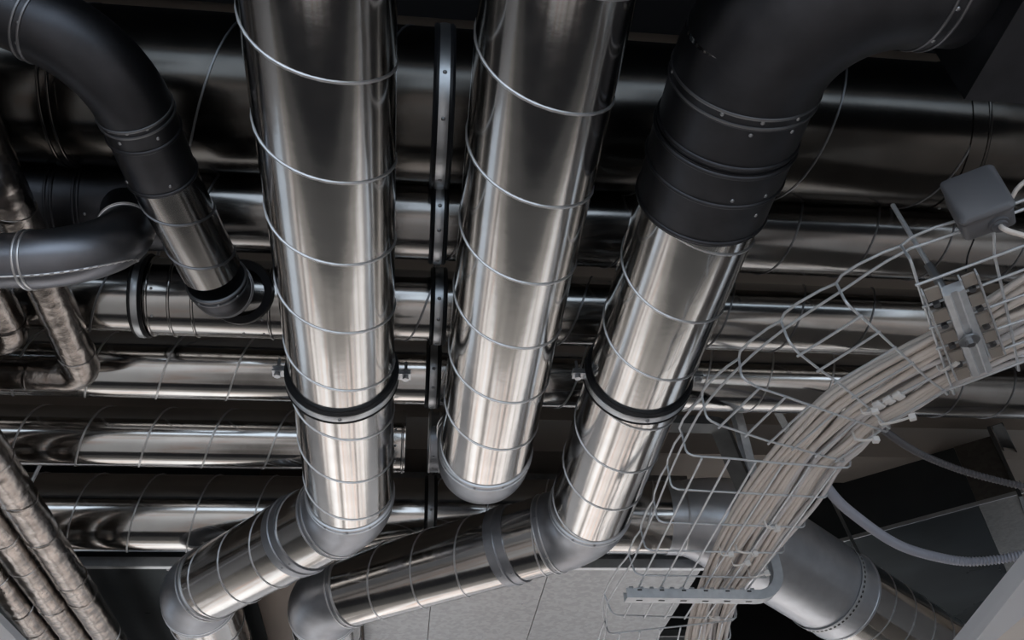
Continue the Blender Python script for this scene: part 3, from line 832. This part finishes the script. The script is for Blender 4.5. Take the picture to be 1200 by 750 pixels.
cu0, cu1 = G(1118, 343, HT - 0.022), G(1152, 438, HT - 0.022)
tc_ = thing('strut_channel', 'ribbed grey steel strut crossing below the cable bundle at the right, with a bolt', 'strut', cu0)
part('channel', sweep_prof([cu0, cu1], up, [(0, -0.014), (-0.002, -0.006), (0.0015, -0.004), (0.0015, 0.004), (-0.002, 0.006), (0, 0.014), (0.016, 0.014), (0.016, -0.014)]), ZINC, tc_, smooth=False)
cm = G(1136, 399, HT - 0.028)
part('washer', cyl(cm, up, 0.0145, 0.003, 28), STRUT, tc_, smooth=False)
part('bolt_head', cyl(cm - up * 0.005, up, 0.0062, 0.008, 6), SCREW, tc_, smooth=False)
r0, r1_ = G(1046, 240, 0.98), G(1112, 350, HT - 0.012)
part('hanger_rod', tube([r0, r1_], 0.0035, 8), ZINC, tc_)
part('rod_coupler', tube([r0.lerp(r1_, 0.66), r0.lerp(r1_, 0.95)], 0.0065, 6), STRUT, tc_)

# ------------------------------------------------------------------ junction box
ja, jb = G(1125, 262, 0.80), G(1192, 238, 0.80)
JH = 0.082; JD = 0.045
jx = (jb - ja).normalized(); jn = Vector((jx.y, -jx.x, 0))
if jn.y > 0: jn = -jn                       # lid faces back toward the lens
jw = (jb - ja).length / 2
jl = (ja + jb) / 2 + up * (JH / 2)          # centre of the lid face
jc = jl - jn * JD / 2
tj = thing('junction_box', 'grey plastic junction box on the tray rim at the upper right', 'junction box', jc)
part('body', obox(jl - jn * (JD / 2 + 0.006), jx * (jw - 0.002), up * (JH / 2 - 0.002), jn * (JD / 2 - 0.005), 0.007), PLAST, tj)
part('lid', obox(jl - jn * 0.006, jx * jw, up * (JH / 2), jn * 0.006, 0.008), PLAST, tj)
gc = jl - up * (JH / 2) - jn * 0.027 + jx * 0.010
gd = -up
part('gland', join(cyl(gc, gd, 0.0125, 0.006, 24), cyl(gc + gd * 0.004, gd, 0.0095, 0.006, 24), cyl(gc + gd * 0.008, gd, 0.006, 0.005, 24)), PLAST, tj)
gdir = gd; jz = jn; S_ = jw
cend = G(1290, 300, 0.80)
solo('lead_cable', tube(crom([gc + gdir * 0.004, G(1178, 269, 0.778), G(1200, 276, 0.776), G(1290, 300, 0.77), G(1500, 330, 0.77)], 8), 0.0035, 8), CABLE, 'single pale cable leaving the junction box toward the right edge', 'cable')
solo('lead_cable', tube(crom([jc + jx * S_ + jz * -0.02, jc + jx * (S_ + 0.05) + Vector((0, -0.01, 0.01)), jc + jx * (S_ + 0.3) + Vector((0, -0.06, 0.03))], 6), 0.003, 8), CABLE, 'pale cable leaving the right side of the junction box upward', 'cable')
solo('thin_wire', tube(crom([G(1141, 281, 0.82), G(1134, 300, 0.83), G(1132, 318, 0.83)], 4), 0.0012, 6), RUBBER, 'thin black wire hanging below the junction box', 'wire')

# ------------------------------------------------------------------ corrugated conduits
def conduit(pts, r, m, lab, pitch=0.0085):
    P = crom(pts, 30); out = [P[0]]; acc = 0
    # resample evenly
    L = [0]
    for a, b in zip(P[:-1], P[1:]): L.append(L[-1] + (b - a).length)
    n = int(L[-1] / (pitch / 2)); res = []; j = 0
    for i in range(n + 1):
        s = L[-1] * i / n
        while j < len(L) - 2 and L[j + 1] < s: j += 1
        t = (s - L[j]) / max(1e-9, L[j + 1] - L[j]); res.append(P[j].lerp(P[j + 1], t))
    rad = [r * (1.0 if i % 2 else 0.70) for i in range(len(res))]
    return solo('corrugated_conduit', tube(res, rad, 14), m, lab, 'conduit')
conduit([G(940, 520, 1.0), G(972, 575, 0.98), G(1003, 605, 0.97), G(1050, 637, 0.96), G(1095, 652, 0.95), G(1140, 658, 0.94), G(1200, 650, 0.93), G(1290, 625, 0.92)], 0.0128, HOSE, 'pale grey corrugated conduit sagging in front of the angled duct at lower right')
conduit([G(1010, 480, 1.1), G(1040, 507, 1.1), G(1075, 530, 1.1), G(1120, 549, 1.08), G(1165, 562, 1.05), G(1210, 572, 1.02), G(1290, 585, 1.0)], 0.0095, HOSED, 'thinner dark corrugated conduit above the pale one on the right')

# ------------------------------------------------------------------ corner panels
def slab(e1, e2, far1, far2, lab, holes):
    """shallow tray: rim strip between e1 and e2, flat face beyond e2"""
    t = thing('ceiling_panel', lab, 'panel', e2[0])
    V = [e1[0], e1[1], e2[0], e2[1], far1, far2]
    top = [v + Vector((0, 0, 0.03)) for v in (e1[0], e1[1], far1, far2)]
    part('frame', ([*e1, *e2, e1[0] + up * 0.02, e1[1] + up * 0.02, e2[0] + up * 0.02, e2[1] + up * 0.02], [(0, 1, 3, 2), (4, 6, 7, 5), (0, 4, 5, 1), (2, 3, 7, 6), (0, 2, 6, 4), (1, 5, 7, 3)]), PANEL, t, smooth=False)
    zz = up * 0.002
    W = [e2[0] + zz, e2[1] + zz, far1 + zz, far2 + zz]
    part('face', (W + [v + up * 0.015 for v in W], [(0, 1, 3, 2), (4, 6, 7, 5), (0, 4, 5, 1), (1, 5, 7, 3), (3, 7, 6, 2), (2, 6, 4, 0)]), CREAM, t, smooth=False)
    if holes:
        ux = (e2[1] - e2[0]).normalized(); uy = (far1 - e2[0]); uy = (uy - uy.dot(ux) * ux).normalized()
        V = []; Fc = []
        for i in range(-6, 26):
            for j in range(1, 12):
                c = e2[0] + ux * (i * 0.0065) + uy * (j * 0.0065 + 0.002) + up * 0.0012; n0 = len(V)
                for k in range(6): V.append(c + ux * (0.0009 * math.cos(k * math.pi / 3)) + uy * (0.0009 * math.sin(k * math.pi / 3)))
                Fc.append(tuple(range(n0, n0 + 6)))
        o = part('perforation', (V, Fc), HOLE, t, smooth=False); o['kind'] = 'stuff'
    return t
hp = 0.52
slab((G(1080, 812, hp + 0.02), G(1330, 512, hp + 0.02)), (G(1098, 809, hp), G(1330, 612, hp)), G(1300, 1050, hp), G(1560, 780, hp), 'pale grey edged perforated panel cutting the bottom right corner', True)
slab((G(-30, 700, 0.9), G(30, 760, 0.9)), (G(-40, 712, 0.89), G(20, 772, 0.89)), G(-120, 800, 0.89), G(-40, 860, 0.89), 'pale panel showing in the bottom left corner beyond the foil pipes', False)

# small hanger between the two lowest cross ducts at far left
solo('hanger_rod', tube([G(48, 543, 1.22), G(31, 577, 1.22)], 0.005, 8), ZINC, 'short zinc hanger rod between the two lowest cross ducts at far left', 'rod')
